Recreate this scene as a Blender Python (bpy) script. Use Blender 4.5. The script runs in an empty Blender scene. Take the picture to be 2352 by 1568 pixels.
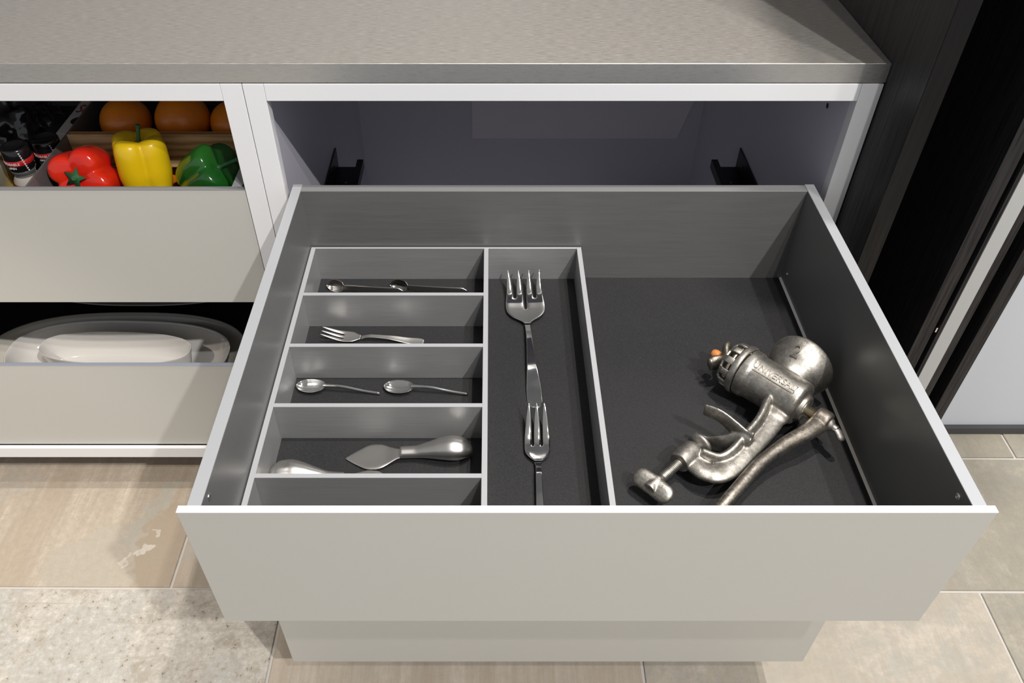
import bpy, bmesh, math, random
from math import sin, cos, pi, radians, sqrt, atan2
from mathutils import Vector, Matrix, noise
random.seed(7)
C = bpy.context.scene.collection

# ------------------------------------------------------------------ camera
CAM_H, TH = 1.56, 0.7518
cd = bpy.data.cameras.new('camera'); cam = bpy.data.objects.new('camera', cd); C.objects.link(cam)
cd.sensor_width = 36; cd.lens = 36 * 1852.8 / 2352
cd.shift_x = (1176 - 1129.5) / 2352
cd.clip_start = 0.02
cam.location = (0, 0, CAM_H); cam.rotation_euler = (pi / 2 - TH, 0, 0)
bpy.context.scene.camera = cam

# ------------------------------------------------------------------ world, exposure
w = bpy.data.worlds.new('world'); bpy.context.scene.world = w; w.use_nodes = True
w.node_tree.nodes['Background'].inputs[0].default_value = (0.90, 0.94, 1.0, 1)
w.node_tree.nodes['Background'].inputs[1].default_value = 0.44
vs = bpy.context.scene.view_settings
vs.view_transform = 'Standard'; vs.look = 'None'; vs.gamma = 1.0; vs.use_curve_mapping = False
vs.exposure = 0.0

# ------------------------------------------------------------------ ceiling lamps (real downlights of the room)
LAMP_Z = 3.60
LAMPS = [  # x, y, watts, colour, aim, cone degrees
    (1.385, -1.10, 345, (1.0, 0.975, 0.95), (-0.1, 0.9, 0.5), 75),
    (0.75, -0.78, 110, (1.0, 0.97, 0.93), (0.1, 0.9, 0.4), 80),
    (0.95, 0.48, 120, (1.0, 0.96, 0.91), (0.3, 0.9, 0.8), 70),
    (0.72, 1.02, 195, (1.0, 0.95, 0.90), (0.5, 1.1, 1.0), 70),
    (-1.75, -0.95, 240, (1.0, 0.90, 0.78), (-1.40, 0.60, 0.1), 33),
]

# ------------------------------------------------------------------ helpers
def mat(name, col, rough=0.5, metal=0.0, spec=0.5, coat=0.0, aniso=0.0):
    m = bpy.data.materials.new(name); m.use_nodes = True
    b = m.node_tree.nodes['Principled BSDF']
    b.inputs['Base Color'].default_value = (*col, 1); b.inputs['Roughness'].default_value = rough
    b.inputs['Metallic'].default_value = metal
    b.inputs['Specular IOR Level'].default_value = spec
    b.inputs['Coat Weight'].default_value = coat
    b.inputs['Anisotropic'].default_value = aniso
    return m

class NT:
    def __init__(s, m): s.m = m; s.t = m.node_tree; s.n = s.t.nodes; s.b = s.n['Principled BSDF']
    def add(s, ty, **kw):
        nd = s.n.new(ty)
        for k, v in kw.items():
            if hasattr(nd, k): setattr(nd, k, v)
            else: nd.inputs[k].default_value = v
        return nd
    def l(s, a, b): s.t.links.new(a, b)
    def coords(s, kind='Object', scale=(1, 1, 1), rot=(0, 0, 0)):
        tc = s.add('ShaderNodeTexCoord'); mp = s.add('ShaderNodeMapping')
        mp.inputs['Scale'].default_value = scale; mp.inputs['Rotation'].default_value = rot
        s.l(tc.outputs[kind], mp.inputs['Vector']); return mp.outputs['Vector']
    def noise(s, vec, scale, detail=4, rough=0.5, dist=0.0):
        nd = s.add('ShaderNodeTexNoise'); nd.inputs['Scale'].default_value = scale
        nd.inputs['Detail'].default_value = detail; nd.inputs['Roughness'].default_value = rough
        nd.inputs['Distortion'].default_value = dist
        s.l(vec, nd.inputs['Vector']); return nd.outputs['Fac']
    def ramp(s, fac, stops, const=False):
        r = s.add('ShaderNodeValToRGB'); cr = r.color_ramp
        if const: cr.interpolation = 'CONSTANT'
        while len(cr.elements) < len(stops): cr.elements.new(0.5)
        for e, (p, c) in zip(cr.elements, stops):
            e.position = p; e.color = (*c, 1) if len(c) == 3 else (c[0], c[0], c[0], 1)
        s.l(fac, r.inputs['Fac']); return r.outputs['Color']
    def mix(s, fac, a, b, mode='MIX'):
        m = s.add('ShaderNodeMix'); m.data_type = 'RGBA'; m.blend_type = mode
        if isinstance(fac, (int, float)): m.inputs['Factor'].default_value = fac
        else: s.l(fac, m.inputs['Factor'])
        for v, i in ((a, 6), (b, 7)):
            if isinstance(v, tuple): m.inputs[i].default_value = (*v, 1)
            else: s.l(v, m.inputs[i])
        return m.outputs[2]
    def maprange(s, fac, a, b, c, d):
        m = s.add('ShaderNodeMapRange'); s.l(fac, m.inputs[0])
        for i, v in zip((1, 2, 3, 4), (a, b, c, d)): m.inputs[i].default_value = v
        return m.outputs[0]
    def bump(s, h, strength=0.2, dist=0.001):
        bn = s.add('ShaderNodeBump'); bn.inputs['Strength'].default_value = strength
        bn.inputs['Distance'].default_value = dist
        s.l(h, bn.inputs['Height']); s.l(bn.outputs['Normal'], s.b.inputs['Normal'])

def tag(o, label=None, cat=None, group=None, kind=None):
    if label: o['label'] = label
    if cat: o['category'] = cat
    if group: o['group'] = group
    if kind: o['kind'] = kind
    return o
def thing(name, loc, label, cat, group=None, rot=(0, 0, 0)):
    o = bpy.data.objects.new(name, None); o.empty_display_size = 0.02; C.objects.link(o)
    o.location = loc; o.rotation_euler = rot
    return tag(o, label, cat, group)
def finish(bm, name, m, parent=None, smooth=False, loc=None):
    bmesh.ops.recalc_face_normals(bm, faces=bm.faces)
    me = bpy.data.meshes.new(name); bm.to_mesh(me); bm.free()
    for mm in (m if isinstance(m, (list, tuple)) else [m]): me.materials.append(mm)
    if smooth:
        for p in me.polygons: p.use_smooth = True
    o = bpy.data.objects.new(name, me); C.objects.link(o)
    if parent: o.parent = parent
    if loc: o.location = loc
    return o
def bx(bm, x0, x1, y0, y1, z0, z1):
    vs_ = [bm.verts.new(p) for p in ((x0, y0, z0), (x1, y0, z0), (x1, y1, z0), (x0, y1, z0), (x0, y0, z1), (x1, y0, z1), (x1, y1, z1), (x0, y1, z1))]
    for f in ((0, 3, 2, 1), (4, 5, 6, 7), (0, 1, 5, 4), (1, 2, 6, 5), (2, 3, 7, 6), (3, 0, 4, 7)): bm.faces.new([vs_[i] for i in f])
    return vs_
def bevel_all(bm, r, seg=1):
    bmesh.ops.bevel(bm, geom=list(bm.edges) , offset=r, segments=seg, affect='EDGES', profile=0.5)
def box(name, x0, x1, y0, y1, z0, z1, m, parent=None, r=0.0, seg=1):
    """box given in world coordinates; parents sit unrotated, so subtract their location"""
    ox = oy = oz = 0
    if parent is not None:
        q = parent
        while q is not None: ox += q.location.x; oy += q.location.y; oz += q.location.z; q = q.parent
    bm = bmesh.new(); bx(bm, x0 - ox, x1 - ox, y0 - oy, y1 - oy, z0 - oz, z1 - oz)
    if r: bevel_all(bm, r, seg)
    return finish(bm, name, m, parent)
def lathe_bm(bm, prof, n=32, mtx=None, mi=0, lobes=None):
    rings = []
    mtx = mtx or Matrix()
    for (r, z) in prof:
        if r < 1e-6: rings.append([bm.verts.new(mtx @ Vector((0, 0, z)))])
        else: rings.append([bm.verts.new(mtx @ Vector((r * cos(2 * pi * k / n), r * sin(2 * pi * k / n), z))) for k in range(n)])
    for a, b in zip(rings, rings[1:]):
        for k in range(n):
            k2 = (k + 1) % n
            if len(a) == 1 and len(b) == 1: continue
            if len(a) == 1: f = bm.faces.new((a[0], b[k], b[k2]))
            elif len(b) == 1: f = bm.faces.new((a[k], b[0], a[k2]))
            else: f = bm.faces.new((a[k], b[k], b[k2], a[k2]))
            f.material_index = mi
    return rings
def lathe(name, prof, m, parent=None, n=32, mtx=None, smooth=True):
    bm = bmesh.new(); lathe_bm(bm, prof, n, mtx); return finish(bm, name, m, parent, smooth)
def tube_bm(bm, pts, rad, n=12, flat=1.0, up=Vector((0, 0, 1)), cap=True):
    pts = [Vector(p) for p in pts]
    if isinstance(rad, (int, float)): rad = [rad] * len(pts)
    rings = []
    for i, p in enumerate(pts):
        t = (pts[min(i + 1, len(pts) - 1)] - pts[max(i - 1, 0)]).normalized()
        s = t.cross(up); s = s.normalized() if s.length > 1e-5 else t.cross(Vector((1, 0, 0))).normalized()
        u = s.cross(t)
        rings.append([bm.verts.new(p + s * (rad[i] * cos(2 * pi * k / n)) + u * (rad[i] * flat * sin(2 * pi * k / n))) for k in range(n)])
    for a, b in zip(rings, rings[1:]):
        for k in range(n): bm.faces.new((a[k], a[(k + 1) % n], b[(k + 1) % n], b[k]))
    if cap: bm.faces.new(rings[0]); bm.faces.new(list(reversed(rings[-1])))
def spline(pts, n=8):
    """Catmull-Rom through pts"""
    out = []; P = [Vector(p) for p in pts]; P = [2 * P[0] - P[1]] + P + [2 * P[-1] - P[-2]]
    for i in range(1, len(P) - 2):
        for k in range(n):
            t = k / n; a, b, c, d = P[i - 1], P[i], P[i + 1], P[i + 2]
            out.append(0.5 * ((2 * b) + (c - a) * t + (2 * a - 5 * b + 4 * c - d) * t * t + (3 * b - a - 3 * c + d) * t ** 3))
    out.append(P[-2]); return out
def interp(tab, t):
    """monotone cubic through a table of (position, value)"""
    n = len(tab)
    if t <= tab[0][0]: return tab[0][1]
    if t >= tab[-1][0]: return tab[-1][1]
    k = next(i for i in range(n - 1) if t <= tab[i + 1][0])
    def sl(i): return (tab[i + 1][1] - tab[i][1]) / (tab[i + 1][0] - tab[i][0])
    def tg(i):
        if i == 0: return sl(0)
        if i == n - 1: return sl(n - 2)
        a, b = sl(i - 1), sl(i)
        return 0.0 if a * b <= 0 else 2 * a * b / (a + b)
    x0, y0 = tab[k]; x1, y1 = tab[k + 1]; h = x1 - x0; u = (t - x0) / h
    return (y0 * (1 + 2 * u) * (1 - u) ** 2 + h * tg(k) * u * (1 - u) ** 2 + y1 * u * u * (3 - 2 * u) + h * tg(k + 1) * u * u * (u - 1))
def text_mesh(txt, size, depth=0.0, spacing=1.0):
    cu = bpy.data.curves.new('lettering', 'FONT'); cu.body = txt; cu.size = size; cu.extrude = depth
    cu.align_x = 'CENTER'; cu.align_y = 'CENTER'; cu.space_character = spacing; cu.resolution_u = 3
    o = bpy.data.objects.new('lettering', cu); C.objects.link(o)
    dg = bpy.context.evaluated_depsgraph_get(); me = bpy.data.meshes.new_from_object(o.evaluated_get(dg))
    bpy.data.objects.remove(o); bpy.data.curves.remove(cu); return me
def text_part(txt, size, depth, fn, name, m, parent, cuts=0, spacing=1.0):
    me = text_mesh(txt, size, depth, spacing)
    if cuts:
        bm = bmesh.new(); bm.from_mesh(me); bmesh.ops.triangulate(bm, faces=bm.faces)
        bmesh.ops.subdivide_edges(bm, edges=[e for e in bm.edges if e.calc_length() > size * .25], cuts=cuts); bm.to_mesh(me); bm.free()
    for v in me.vertices: v.co = fn(v.co.copy())
    me.materials.clear(); me.materials.append(m)
    o = bpy.data.objects.new(name, me); C.objects.link(o); o.parent = parent; return o
def apply_mods(o):
    dg = bpy.context.evaluated_depsgraph_get(); me = bpy.data.meshes.new_from_object(o.evaluated_get(dg))
    o.modifiers.clear(); old = o.data; o.data = me; bpy.data.meshes.remove(old); return o

# ------------------------------------------------------------------ materials
M = {}
M['white'] = mat('white_lacquer', (0.80, 0.80, 0.81), 0.38)
M['front'] = mat('greige_satin_lacquer', (0.53, 0.515, 0.475), 0.42)
M['front_edge'] = mat('pale_edge', (0.80, 0.80, 0.80), 0.35)
M['rail'] = mat('silver_edge', (0.42, 0.43, 0.445), 0.42, 0.2)
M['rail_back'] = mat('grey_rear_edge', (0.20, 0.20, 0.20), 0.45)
M['rail_blue'] = mat('blue_grey_edge', (0.26, 0.28, 0.33), 0.4)
M['interior'] = mat('pale_interior_board', (0.62, 0.61, 0.68), 0.45)
M['dark_int'] = mat('dark_interior_board', (0.02, 0.02, 0.022), 0.6)
M['black_metal'] = mat('black_runner_steel', (0.018, 0.02, 0.026), 0.35, 0.4)
M['chrome'] = mat('polished_steel', (0.80, 0.79, 0.77), 0.07, 1.0)
M['satin'] = mat('satin_steel', (0.74, 0.72, 0.69), 0.30, 1.0)
M['dark_chrome'] = mat('dull_dark_steel', (0.36, 0.34, 0.32), 0.20, 1.0)
M['plinth'] = mat('plinth_board', (0.09, 0.085, 0.08), 0.5)
M['wall'] = mat('pale_grey_wall_paint', (0.60, 0.62, 0.66), 0.6)
M['wall_back'] = mat('grey_wall_paint', (0.42, 0.42, 0.43), 0.7)
M['ceil'] = mat('ceiling_paint', (0.75, 0.75, 0.75), 0.8)
M['skirting'] = mat('dark_skirting', (0.05, 0.052, 0.055), 0.4)
M['pale_strip'] = mat('pale_grey_door_edge', (0.44, 0.44, 0.43), 0.5)
M['black_gloss'] = mat('black_glass', (0.004, 0.004, 0.005), 0.12)
M['grout'] = mat('light_grout', (0.56, 0.53, 0.49), 0.8)

def brushed(name, base, rough, metal, streak=(6, 260, 260), amt=0.25, rot=(0, 0, 0), aniso=0.0):
    m = mat(name, base, rough, metal, aniso=aniso); n = NT(m)
    v = n.coords('Object', streak, rot); f = n.noise(v, 1.0, 6, 0.7); f2 = n.noise(n.coords('Object', (2.2, 2.2, 2.2)), 1.5, 2)
    lo = tuple(c * (1 - amt) for c in base); hi = tuple(min(1, c * (1 + amt)) for c in base)
    c = n.ramp(f, [(0.36, lo), (0.64, hi)])
    n.l(c, n.b.inputs['Base Color'])
    n.l(n.maprange(f, 0.3, 0.7, rough - 0.05, rough + 0.08), n.b.inputs['Roughness'])
    n.bump(f, 0.12, 0.0005); return m
M['steel_top'] = brushed('brushed_steel_worktop', (0.50, 0.47, 0.43), 0.44, 0.7, (60, 600, 600), 0.20)
M['steel_edge'] = brushed('brushed_steel_edge', (0.70, 0.695, 0.68), 0.30, 0.90, (70, 1100, 1100), 0.05)
M['tray'] = brushed('brushed_aluminium_tray', (0.36, 0.36, 0.36), 0.36, 0.45, (14, 400, 400), 0.05)
M['tray_edge'] = mat('aluminium_tray_edge', (0.44, 0.445, 0.46), 0.4, 0.2)
M['side_in'] = brushed('anthracite_aluminium_wall', (0.175, 0.173, 0.170), 0.36, 0.30, (12, 240, 240), 0.05)

def mat_felt():
    m = mat('anthracite_liner', (0.035, 0.035, 0.037), 0.5, spec=0.3); n = NT(m)
    v = n.coords('Object'); f = n.noise(v, 700, 3, 0.6); s = n.noise(v, 420, 2, 0.4)
    c = n.ramp(f, [(0.3, (0.013, 0.013, 0.014)), (0.7, (0.030, 0.030, 0.031))])
    sp = n.ramp(s, [(0.0, (0,)), (0.80, (0,)), (0.83, (1,))])
    n.l(n.mix(sp, c, (0.22, 0.22, 0.21)), n.b.inputs['Base Color'])
    n.bump(f, 0.15, 0.0003); return m
M['liner'] = mat_felt()

def mat_blackwood(name='black_stained_oak', k=1.0):
    m = mat(name, (0.02, 0.018, 0.018), 0.42, spec=0.28); n = NT(m)
    v = n.coords('Object', (260, 260, 9)); f = n.noise(v, 1.0, 5, 0.65)
    v2 = n.coords('Object', (60, 60, 2.5)); g = n.noise(v2, 1.0, 3, 0.5, 1.0)
    c = n.ramp(f, [(0.36, (0.006 * k, 0.0055 * k, 0.006 * k)), (0.5, (0.026 * k, 0.024 * k, 0.025 * k)), (0.75, (0.040 * k, 0.036 * k, 0.038 * k))])
    n.l(n.mix(n.maprange(g, 0.3, 0.7, 0, 0.5), c, (0.022 * k, 0.019 * k, 0.019 * k)), n.b.inputs['Base Color'])
    n.l(n.maprange(f, 0.3, 0.7, 0.55, 0.36), n.b.inputs['Roughness'])
    n.bump(f, 0.5, 0.0006); return m
M['oak'] = mat_blackwood('black_stained_oak', 0.6)
M['oak_band'] = mat_blackwood('black_oak_band', 0.22)
M['oak_edge'] = mat_blackwood('black_oak_edge', 0.9)

def mat_cast(name='tinned_cast_iron', base=(0.50, 0.48, 0.445), dark=(0.07, 0.06, 0.05), rough=0.42, amt=1.0):
    m = mat(name, base, rough, 1.0); n = NT(m)
    v = n.coords('Object'); a = n.noise(v, 26, 5, 0.65); b = n.noise(v, 170, 5, 0.7); s = n.noise(v, 620, 3, 0.6)
    c = n.ramp(a, [(0.36, tuple(x * 0.45 for x in base)), (0.52, base), (0.7, tuple(min(1, x * 1.12) for x in base))])
    c = n.mix(n.maprange(b, 0.40, 0.60, 0.55 * amt, 0.0), c, (base[0] * .45, base[1] * .42, base[2] * .36))
    pit = n.ramp(s, [(0.0, (1,)), (0.33, (1,)), (0.38, (0,))])
    n.l(n.mix(pit, c, dark), n.b.inputs['Base Color'])
    n.l(n.maprange(a, 0.3, 0.7, rough + 0.14, rough - 0.04), n.b.inputs['Roughness'])
    n.l(n.mix(pit, (1, 1, 1), (0.3, 0.3, 0.3)), n.b.inputs['Metallic'])
    h = n.mix(0.6, b, s); n.bump(h, 0.32, 0.0006); return m
M['cast'] = mat_cast()
M['cast_dark'] = mat_cast('dull_cast_iron', (0.36, 0.33, 0.295), (0.05, 0.04, 0.035), 0.44, 1.5)
M['brassy'] = mat('yellowed_steel_shaft', (0.66, 0.60, 0.46), 0.3, 1.0)
M['letter'] = mat('worn_raised_lettering', (0.30, 0.275, 0.245), 0.42, 1.0)

def mat_wood():
    m = mat('pale_ash_wood', (0.42, 0.25, 0.13), 0.5); n = NT(m)
    v = n.coords('Object', (3.2, 1, 15)); wv = n.add('ShaderNodeTexWave'); wv.inputs['Scale'].default_value = 1.3
    wv.bands_direction = 'Z'; wv.inputs['Distortion'].default_value = 9.0; wv.inputs['Detail'].default_value = 3; wv.inputs['Detail Scale'].default_value = 0.8
    n.l(v, wv.inputs['Vector'])
    g = n.noise(n.coords('Object', (12, 400, 400)), 1, 4)
    c = n.ramp(wv.outputs['Fac'], [(0.1, (0.58, 0.33, 0.14)), (0.5, (0.80, 0.52, 0.26)), (0.9, (0.88, 0.62, 0.34))])
    n.l(n.mix(n.maprange(g, 0.3, 0.7, 0.25, 0), c, (0.25, 0.13, 0.06)), n.b.inputs['Base Color']); return m
M['wood'] = mat_wood()

def mat_tile(name, base, kind, blobs=()):
    """glazed stone-look porcelain; kind: 'streak', 'speck', 'cloud'"""
    m = mat(name, base, 0.42); n = NT(m)
    oi = n.add('ShaderNodeObjectInfo'); tc = n.add('ShaderNodeTexCoord')
    ad = n.add('ShaderNodeVectorMath', operation='ADD'); sc = n.add('ShaderNodeVectorMath', operation='SCALE')
    cmb = n.add('ShaderNodeCombineXYZ'); n.l(oi.outputs['Random'], cmb.inputs[0]); n.l(oi.outputs['Random'], cmb.inputs[1])
    n.l(cmb.outputs[0], sc.inputs[0]); sc.inputs['Scale'].default_value = 37.0
    n.l(tc.outputs['Object'], ad.inputs[0]); n.l(sc.outputs[0], ad.inputs[1])
    def mp(s, r=0.0):
        q = n.add('ShaderNodeMapping'); q.inputs['Scale'].default_value = s; q.inputs['Rotation'].default_value = (0, 0, r)
        n.l(ad.outputs[0], q.inputs['Vector']); return q.outputs['Vector']
    B = Vector(base)
    big = n.noise(mp((1, 1, 1)), 3.2, 4, 0.55, 0.8)
    mid = n.noise(mp((1, 1, 1)), 17.0, 7, 0.72, 0.3)
    small = n.noise(mp((1, 1, 1)), 70.0, 5, 0.75)
    fine = n.noise(mp((1, 1, 1)), 330.0, 3, 0.7)
    warm = tuple(B); cool = (B[0] * 0.84, B[1] * 0.89, B[2] * 0.93); pale = tuple(min(1, x * 1.16) for x in B); dk = (B[0] * 0.74, B[1] * 0.69, B[2] * 0.63)
    pink = (B[0] * 0.94, B[1] * 0.89, B[2] * 0.85)
    if kind == 'streak':
        st = n.noise(mp((70, 3.0, 1), 0.28), 1.0, 8, 0.8); st2 = n.noise(mp((13, 1.5, 1), 0.28), 1.0, 4, 0.65)
        c = n.ramp(st2, [(0.38, pink), (0.5, warm), (0.60, pale)])
        c = n.mix(n.maprange(st, 0.40, 0.60, 0.55, 0.0), c, dk)
        ed = n.ramp(big, [(0.0, (0,)), (0.560, (0,)), (0.568, (0.8,)), (1, (0.95,))])
        c = n.mix(ed, c, n.ramp(mid, [(0.40, cool), (0.60, (B[0] * .99, B[1] * 1.0, B[2] * 1.02))]))
        chip = n.noise(mp((1, 1, 1), 1.0), 6.5, 6, 0.66, 0.8)
        c = n.mix(n.ramp(chip, [(0, (0,)), (0.68, (0,)), (0.687, (0.75,))]), c, tuple(min(1, x * 1.28) for x in B))
        c = n.mix(n.maprange(small, 0.38, 0.6, 0.30, 0.0), c, dk)
    elif kind == 'speck':
        c = n.ramp(mid, [(0.38, dk), (0.48, warm), (0.62, pale)])
        c = n.mix(n.ramp(big, [(0.40, (0.8,)), (0.475, (0.7,)), (0.485, (0.25,)), (0.6, (0.0,))]), c, cool)
        c = n.mix(n.maprange(small, 0.38, 0.58, 0.60, 0.0), c, (B[0] * .66, B[1] * .62, B[2] * .55))
        sp = n.ramp(small, [(0.0, (1,)), (0.355, (0.9,)), (0.385, (0,))])
        c = n.mix(sp, c, (B[0] * .28, B[1] * .23, B[2] * .17))
        cr = n.ramp(n.noise(mp((3, 60, 1), 0.1), 1.0, 5, 0.7), [(0.0, (0.7,)), (0.37, (0.7,)), (0.41, (0,))])
        c = n.mix(cr, c, dk)
        c = n.mix(n.ramp(small, [(0, (0,)), (0.56, (0,)), (0.66, (0.5,))]), c, tuple(min(1, x * 1.3) for x in B))
    else:
        st = n.noise(mp((60, 2.2, 1), 0.1), 1.0, 7, 0.8)
        c = n.ramp(mid, [(0.40, cool), (0.5, warm), (0.60, pale)])
        c = n.mix(n.ramp(big, [(0.40, (0.0,)), (0.49, (0.2,)), (0.50, (0.6,)), (0.6, (0.7,))]), c, (B[0] * .84, B[1] * .83, B[2] * .80))
        c = n.mix(n.maprange(st, 0.40, 0.60, 0.36, 0), c, dk)
        c = n.mix(n.maprange(small, 0.38, 0.58, 0.42, 0.0), c, dk)
    if blobs:      # worn patches printed on this one tile, with ragged outlines
        wob = n.add('ShaderNodeTexNoise'); wob.inputs['Scale'].default_value = 26; wob.inputs['Detail'].default_value = 5
        n.l(tc.outputs['Object'], wob.inputs['Vector'])
        sub = n.add('ShaderNodeVectorMath', operation='SUBTRACT'); n.l(wob.outputs['Color'], sub.inputs[0]); sub.inputs[1].default_value = (.5, .5, .5)
        ssc = n.add('ShaderNodeVectorMath', operation='SCALE'); n.l(sub.outputs[0], ssc.inputs[0]); ssc.inputs['Scale'].default_value = 0.10
        pp = n.add('ShaderNodeVectorMath', operation='ADD'); n.l(tc.outputs['Object'], pp.inputs[0]); n.l(ssc.outputs[0], pp.inputs[1])
        for (bx_, by_, sx_, sy_, rr, col, st_) in blobs:
            q = n.add('ShaderNodeMapping'); q.vector_type = 'TEXTURE'; q.inputs['Location'].default_value = (bx_, by_, 0); q.inputs['Scale'].default_value = (sx_, sy_, 1)
            q.inputs['Rotation'].default_value = (0, 0, rr); n.l(pp.outputs[0], q.inputs['Vector'])
            ln = n.add('ShaderNodeVectorMath', operation='LENGTH'); n.l(q.outputs[0], ln.inputs[0])
            c = n.mix(n.maprange(ln.outputs['Value'], 0.96, 1.04, st_, 0.0), c, col)
    if blobs: c = n.mix(n.maprange(small, 0.38, 0.6, 0.35, 0.0), c, dk)
    c = n.mix(n.maprange(fine, 0.38, 0.6, 0.25, 0.0), c, dk)
    n.l(c, n.b.inputs['Base Color'])
    n.l(n.maprange(mid, 0.3, 0.7, 0.55, 0.42), n.b.inputs['Roughness'])
    n.bump(n.mix(0.5, mid, small), 0.35, 0.0012); return m
T_WORN = mat_tile('worn_beige_stone_tile', (0.53, 0.465, 0.385), 'streak', [
    (0.20, -0.11, 0.13, 0.085, 0.3, (0.47, 0.43, 0.36), 0.85), (0.325, -0.08, 0.060, 0.12, 0.0, (0.42, 0.335, 0.25), 0.8), (0.27, 0.02, 0.022, 0.10, -0.35, (0.42, 0.41, 0.36), 0.7),
    (0.285, -0.098, 0.026, 0.013, 0.2, (0.68, 0.64, 0.56), 0.9), (0.247, -0.115, 0.006, 0.026, -0.2, (0.66, 0.62, 0.54), 0.8), (0.295, -0.045, 0.018, 0.005, -0.5, (0.66, 0.62, 0.54), 0.8)])
T_STREAK = mat_tile('beige_streaked_stone_tile', (0.53, 0.465, 0.385), 'streak')
T_SPECK = mat_tile('speckled_grey_stone_tile', (0.58, 0.545, 0.49), 'speck')
T_CLOUD = mat_tile('clouded_cream_stone_tile', (0.50, 0.455, 0.385), 'cloud')
T_GREEN = mat_tile('clouded_grey_stone_tile', (0.385, 0.355, 0.295), 'cloud')

# ------------------------------------------------------------------ numbers measured on the photograph (metres, floor = 0)
YF, T = 0.517, 0.0090            # front face of the pulled-out drawer, its thickness
YC = 1.1638                      # cabinet face plane
ZT, ZB = 0.8212, 0.5802          # top and bottom of the upper drawer
ZT2, ZB2 = 0.404, 0.156          # lower drawers
CT, CB, FT = 1.040, 1.0098, 1.0078   # worktop top / underside, face frame top
RB = 0.980                       # underside of the top rail
XR = 0.5972                      # right end of the run
XBACK = 2.02                     # back of the cabinets

# ------------------------------------------------------------------ floor
floor_root = box('floor', -3.6, 3.2, -2.6, 2.5, -0.06, -0.004, M['grout'])
tag(floor_root, kind='structure')
TW, TD, G = 0.738, 0.36, 0.0033
rows = {2: -0.69, 1: -0.443, 3: -0.20}           # joint positions per row
def tile(x0, x1, y0, y1, m, dz):
    cx, cy = (x0 + x1) / 2, (y0 + y1) / 2
    bm = bmesh.new(); bx(bm, x0 + G - cx, x1 - G - cx, y0 + G - cy, y1 - G - cy, -0.010, 0.0)
    bmesh.ops.bevel(bm, geom=[e for e in bm.edges if all(v.co.z > -1e-6 for v in e.verts)], offset=0.0012, segments=1, affect='EDGES')
    o = finish(bm, 'floor_tile', m, floor_root); a = -0.0045
    o.location = (cx * cos(a) - cy * sin(a), cx * sin(a) + cy * cos(a) , dz); o.rotation_euler = (0, 0, a)
YJ = 0.890 + 0.0050
for r in range(-6, 5):
    y0 = YJ + TD * (r - 1); y1 = y0 + TD         # r = 1 : y 0.89 .. 1.25
    base = {1: -0.69, 0: -0.443, 2: 0.542}.get(r, -0.69 + 0.246 * (r % 3))
    k = math.floor((-3.2 - base) / TW) + 1
    while base + k * TW < 2.3:
        x0 = base + k * TW
        if r == 1: m = T_WORN if -1.6 < x0 < -1.2 else T_STREAK if x0 < -0.8 else (T_STREAK if x0 < 0 else T_GREEN)
        elif r == 0: m = T_SPECK if x0 < -0.5 else (T_STREAK if x0 < 0.2 else (T_CLOUD if x0 < 0.9 else T_GREEN))
        elif r == 2: m = T_GREEN
        else: m = (T_STREAK, T_SPECK, T_CLOUD)[(k + r) % 3]
        tile(x0, x0 + TW, y0, y1, m, random.uniform(-0.0004, 0.0004)); k += 1

# ------------------------------------------------------------------ room shell
tag(box('wall_back', -3.6, 0.93, 2.44, 2.5, 0, 3.66, M['wall_back']), kind='structure')
tag(box('wall_right', 0.90, 3.2, 1.338, 1.40, 0.0, 3.66, M['wall']), kind='structure')
tag(box('baseboard_right', 0.905, 3.2, 1.326, 1.3385, 0.0, 0.024, M['skirting'], r=0.001), kind='structure')
tag(box('ceiling', -3.6, 3.2, -2.6, 2.5, 3.66, 3.72, M['ceil']), kind='structure')

# ceiling lights
M['glow'] = mat('lamp_lens', (1, 1, 1), 0.3)
g = NT(M['glow']); g.b.inputs['Emission Color'].default_value = (1, 0.94, 0.86, 1); g.b.inputs['Emission Strength'].default_value = 12
for i, (x, y, wt, col, aim, cone) in enumerate(LAMPS):
    t = thing('ceiling_light', (x, y, 3.66), ('round white downlight in the ceiling over the right front of the island', 'round white downlight in the ceiling in front of the open drawer',
              'round white downlight in the ceiling over the open drawer', 'round white downlight in the ceiling above the worktop edge', 'round white downlight in the ceiling in front of the left cabinet')[i], 'light')
    lathe('housing', [(0.05, 0), (0.052, -0.012), (0.044, -0.018), (0.040, -0.012), (0.0, -0.012)], M['white'], t, 24)
    lathe('lens', [(0.036, -0.013), (0.034, -0.0165), (0, -0.0165)], M['glow'], t, 24)
    ld = bpy.data.lights.new('lamp', 'SPOT'); ld.energy = wt; ld.color = col; ld.shadow_soft_size = 0.028
    ld.spot_size = radians(cone); ld.spot_blend = 0.5
    lo = bpy.data.objects.new('lamp', ld); C.objects.link(lo); lo.parent = t; lo.location = (0, 0, LAMP_Z - 3.66 - 0.0)
    d = Vector(aim) - Vector((x, y, LAMP_Z)); lo.rotation_euler = d.to_track_quat('-Z', 'Y').to_euler()

# ------------------------------------------------------------------ worktop
wt = tag(box('worktop', -2.0, XR + 0.0011, YC, XBACK + 0.03, CB, CT, M['steel_top'], r=0.0006), 'brushed stainless steel worktop running across the top of both cabinets', 'worktop')
wt.data.materials.append(M['steel_edge'])
for p in wt.data.polygons:
    if abs(p.normal.z) < 0.5: p.material_index = 1

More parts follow.
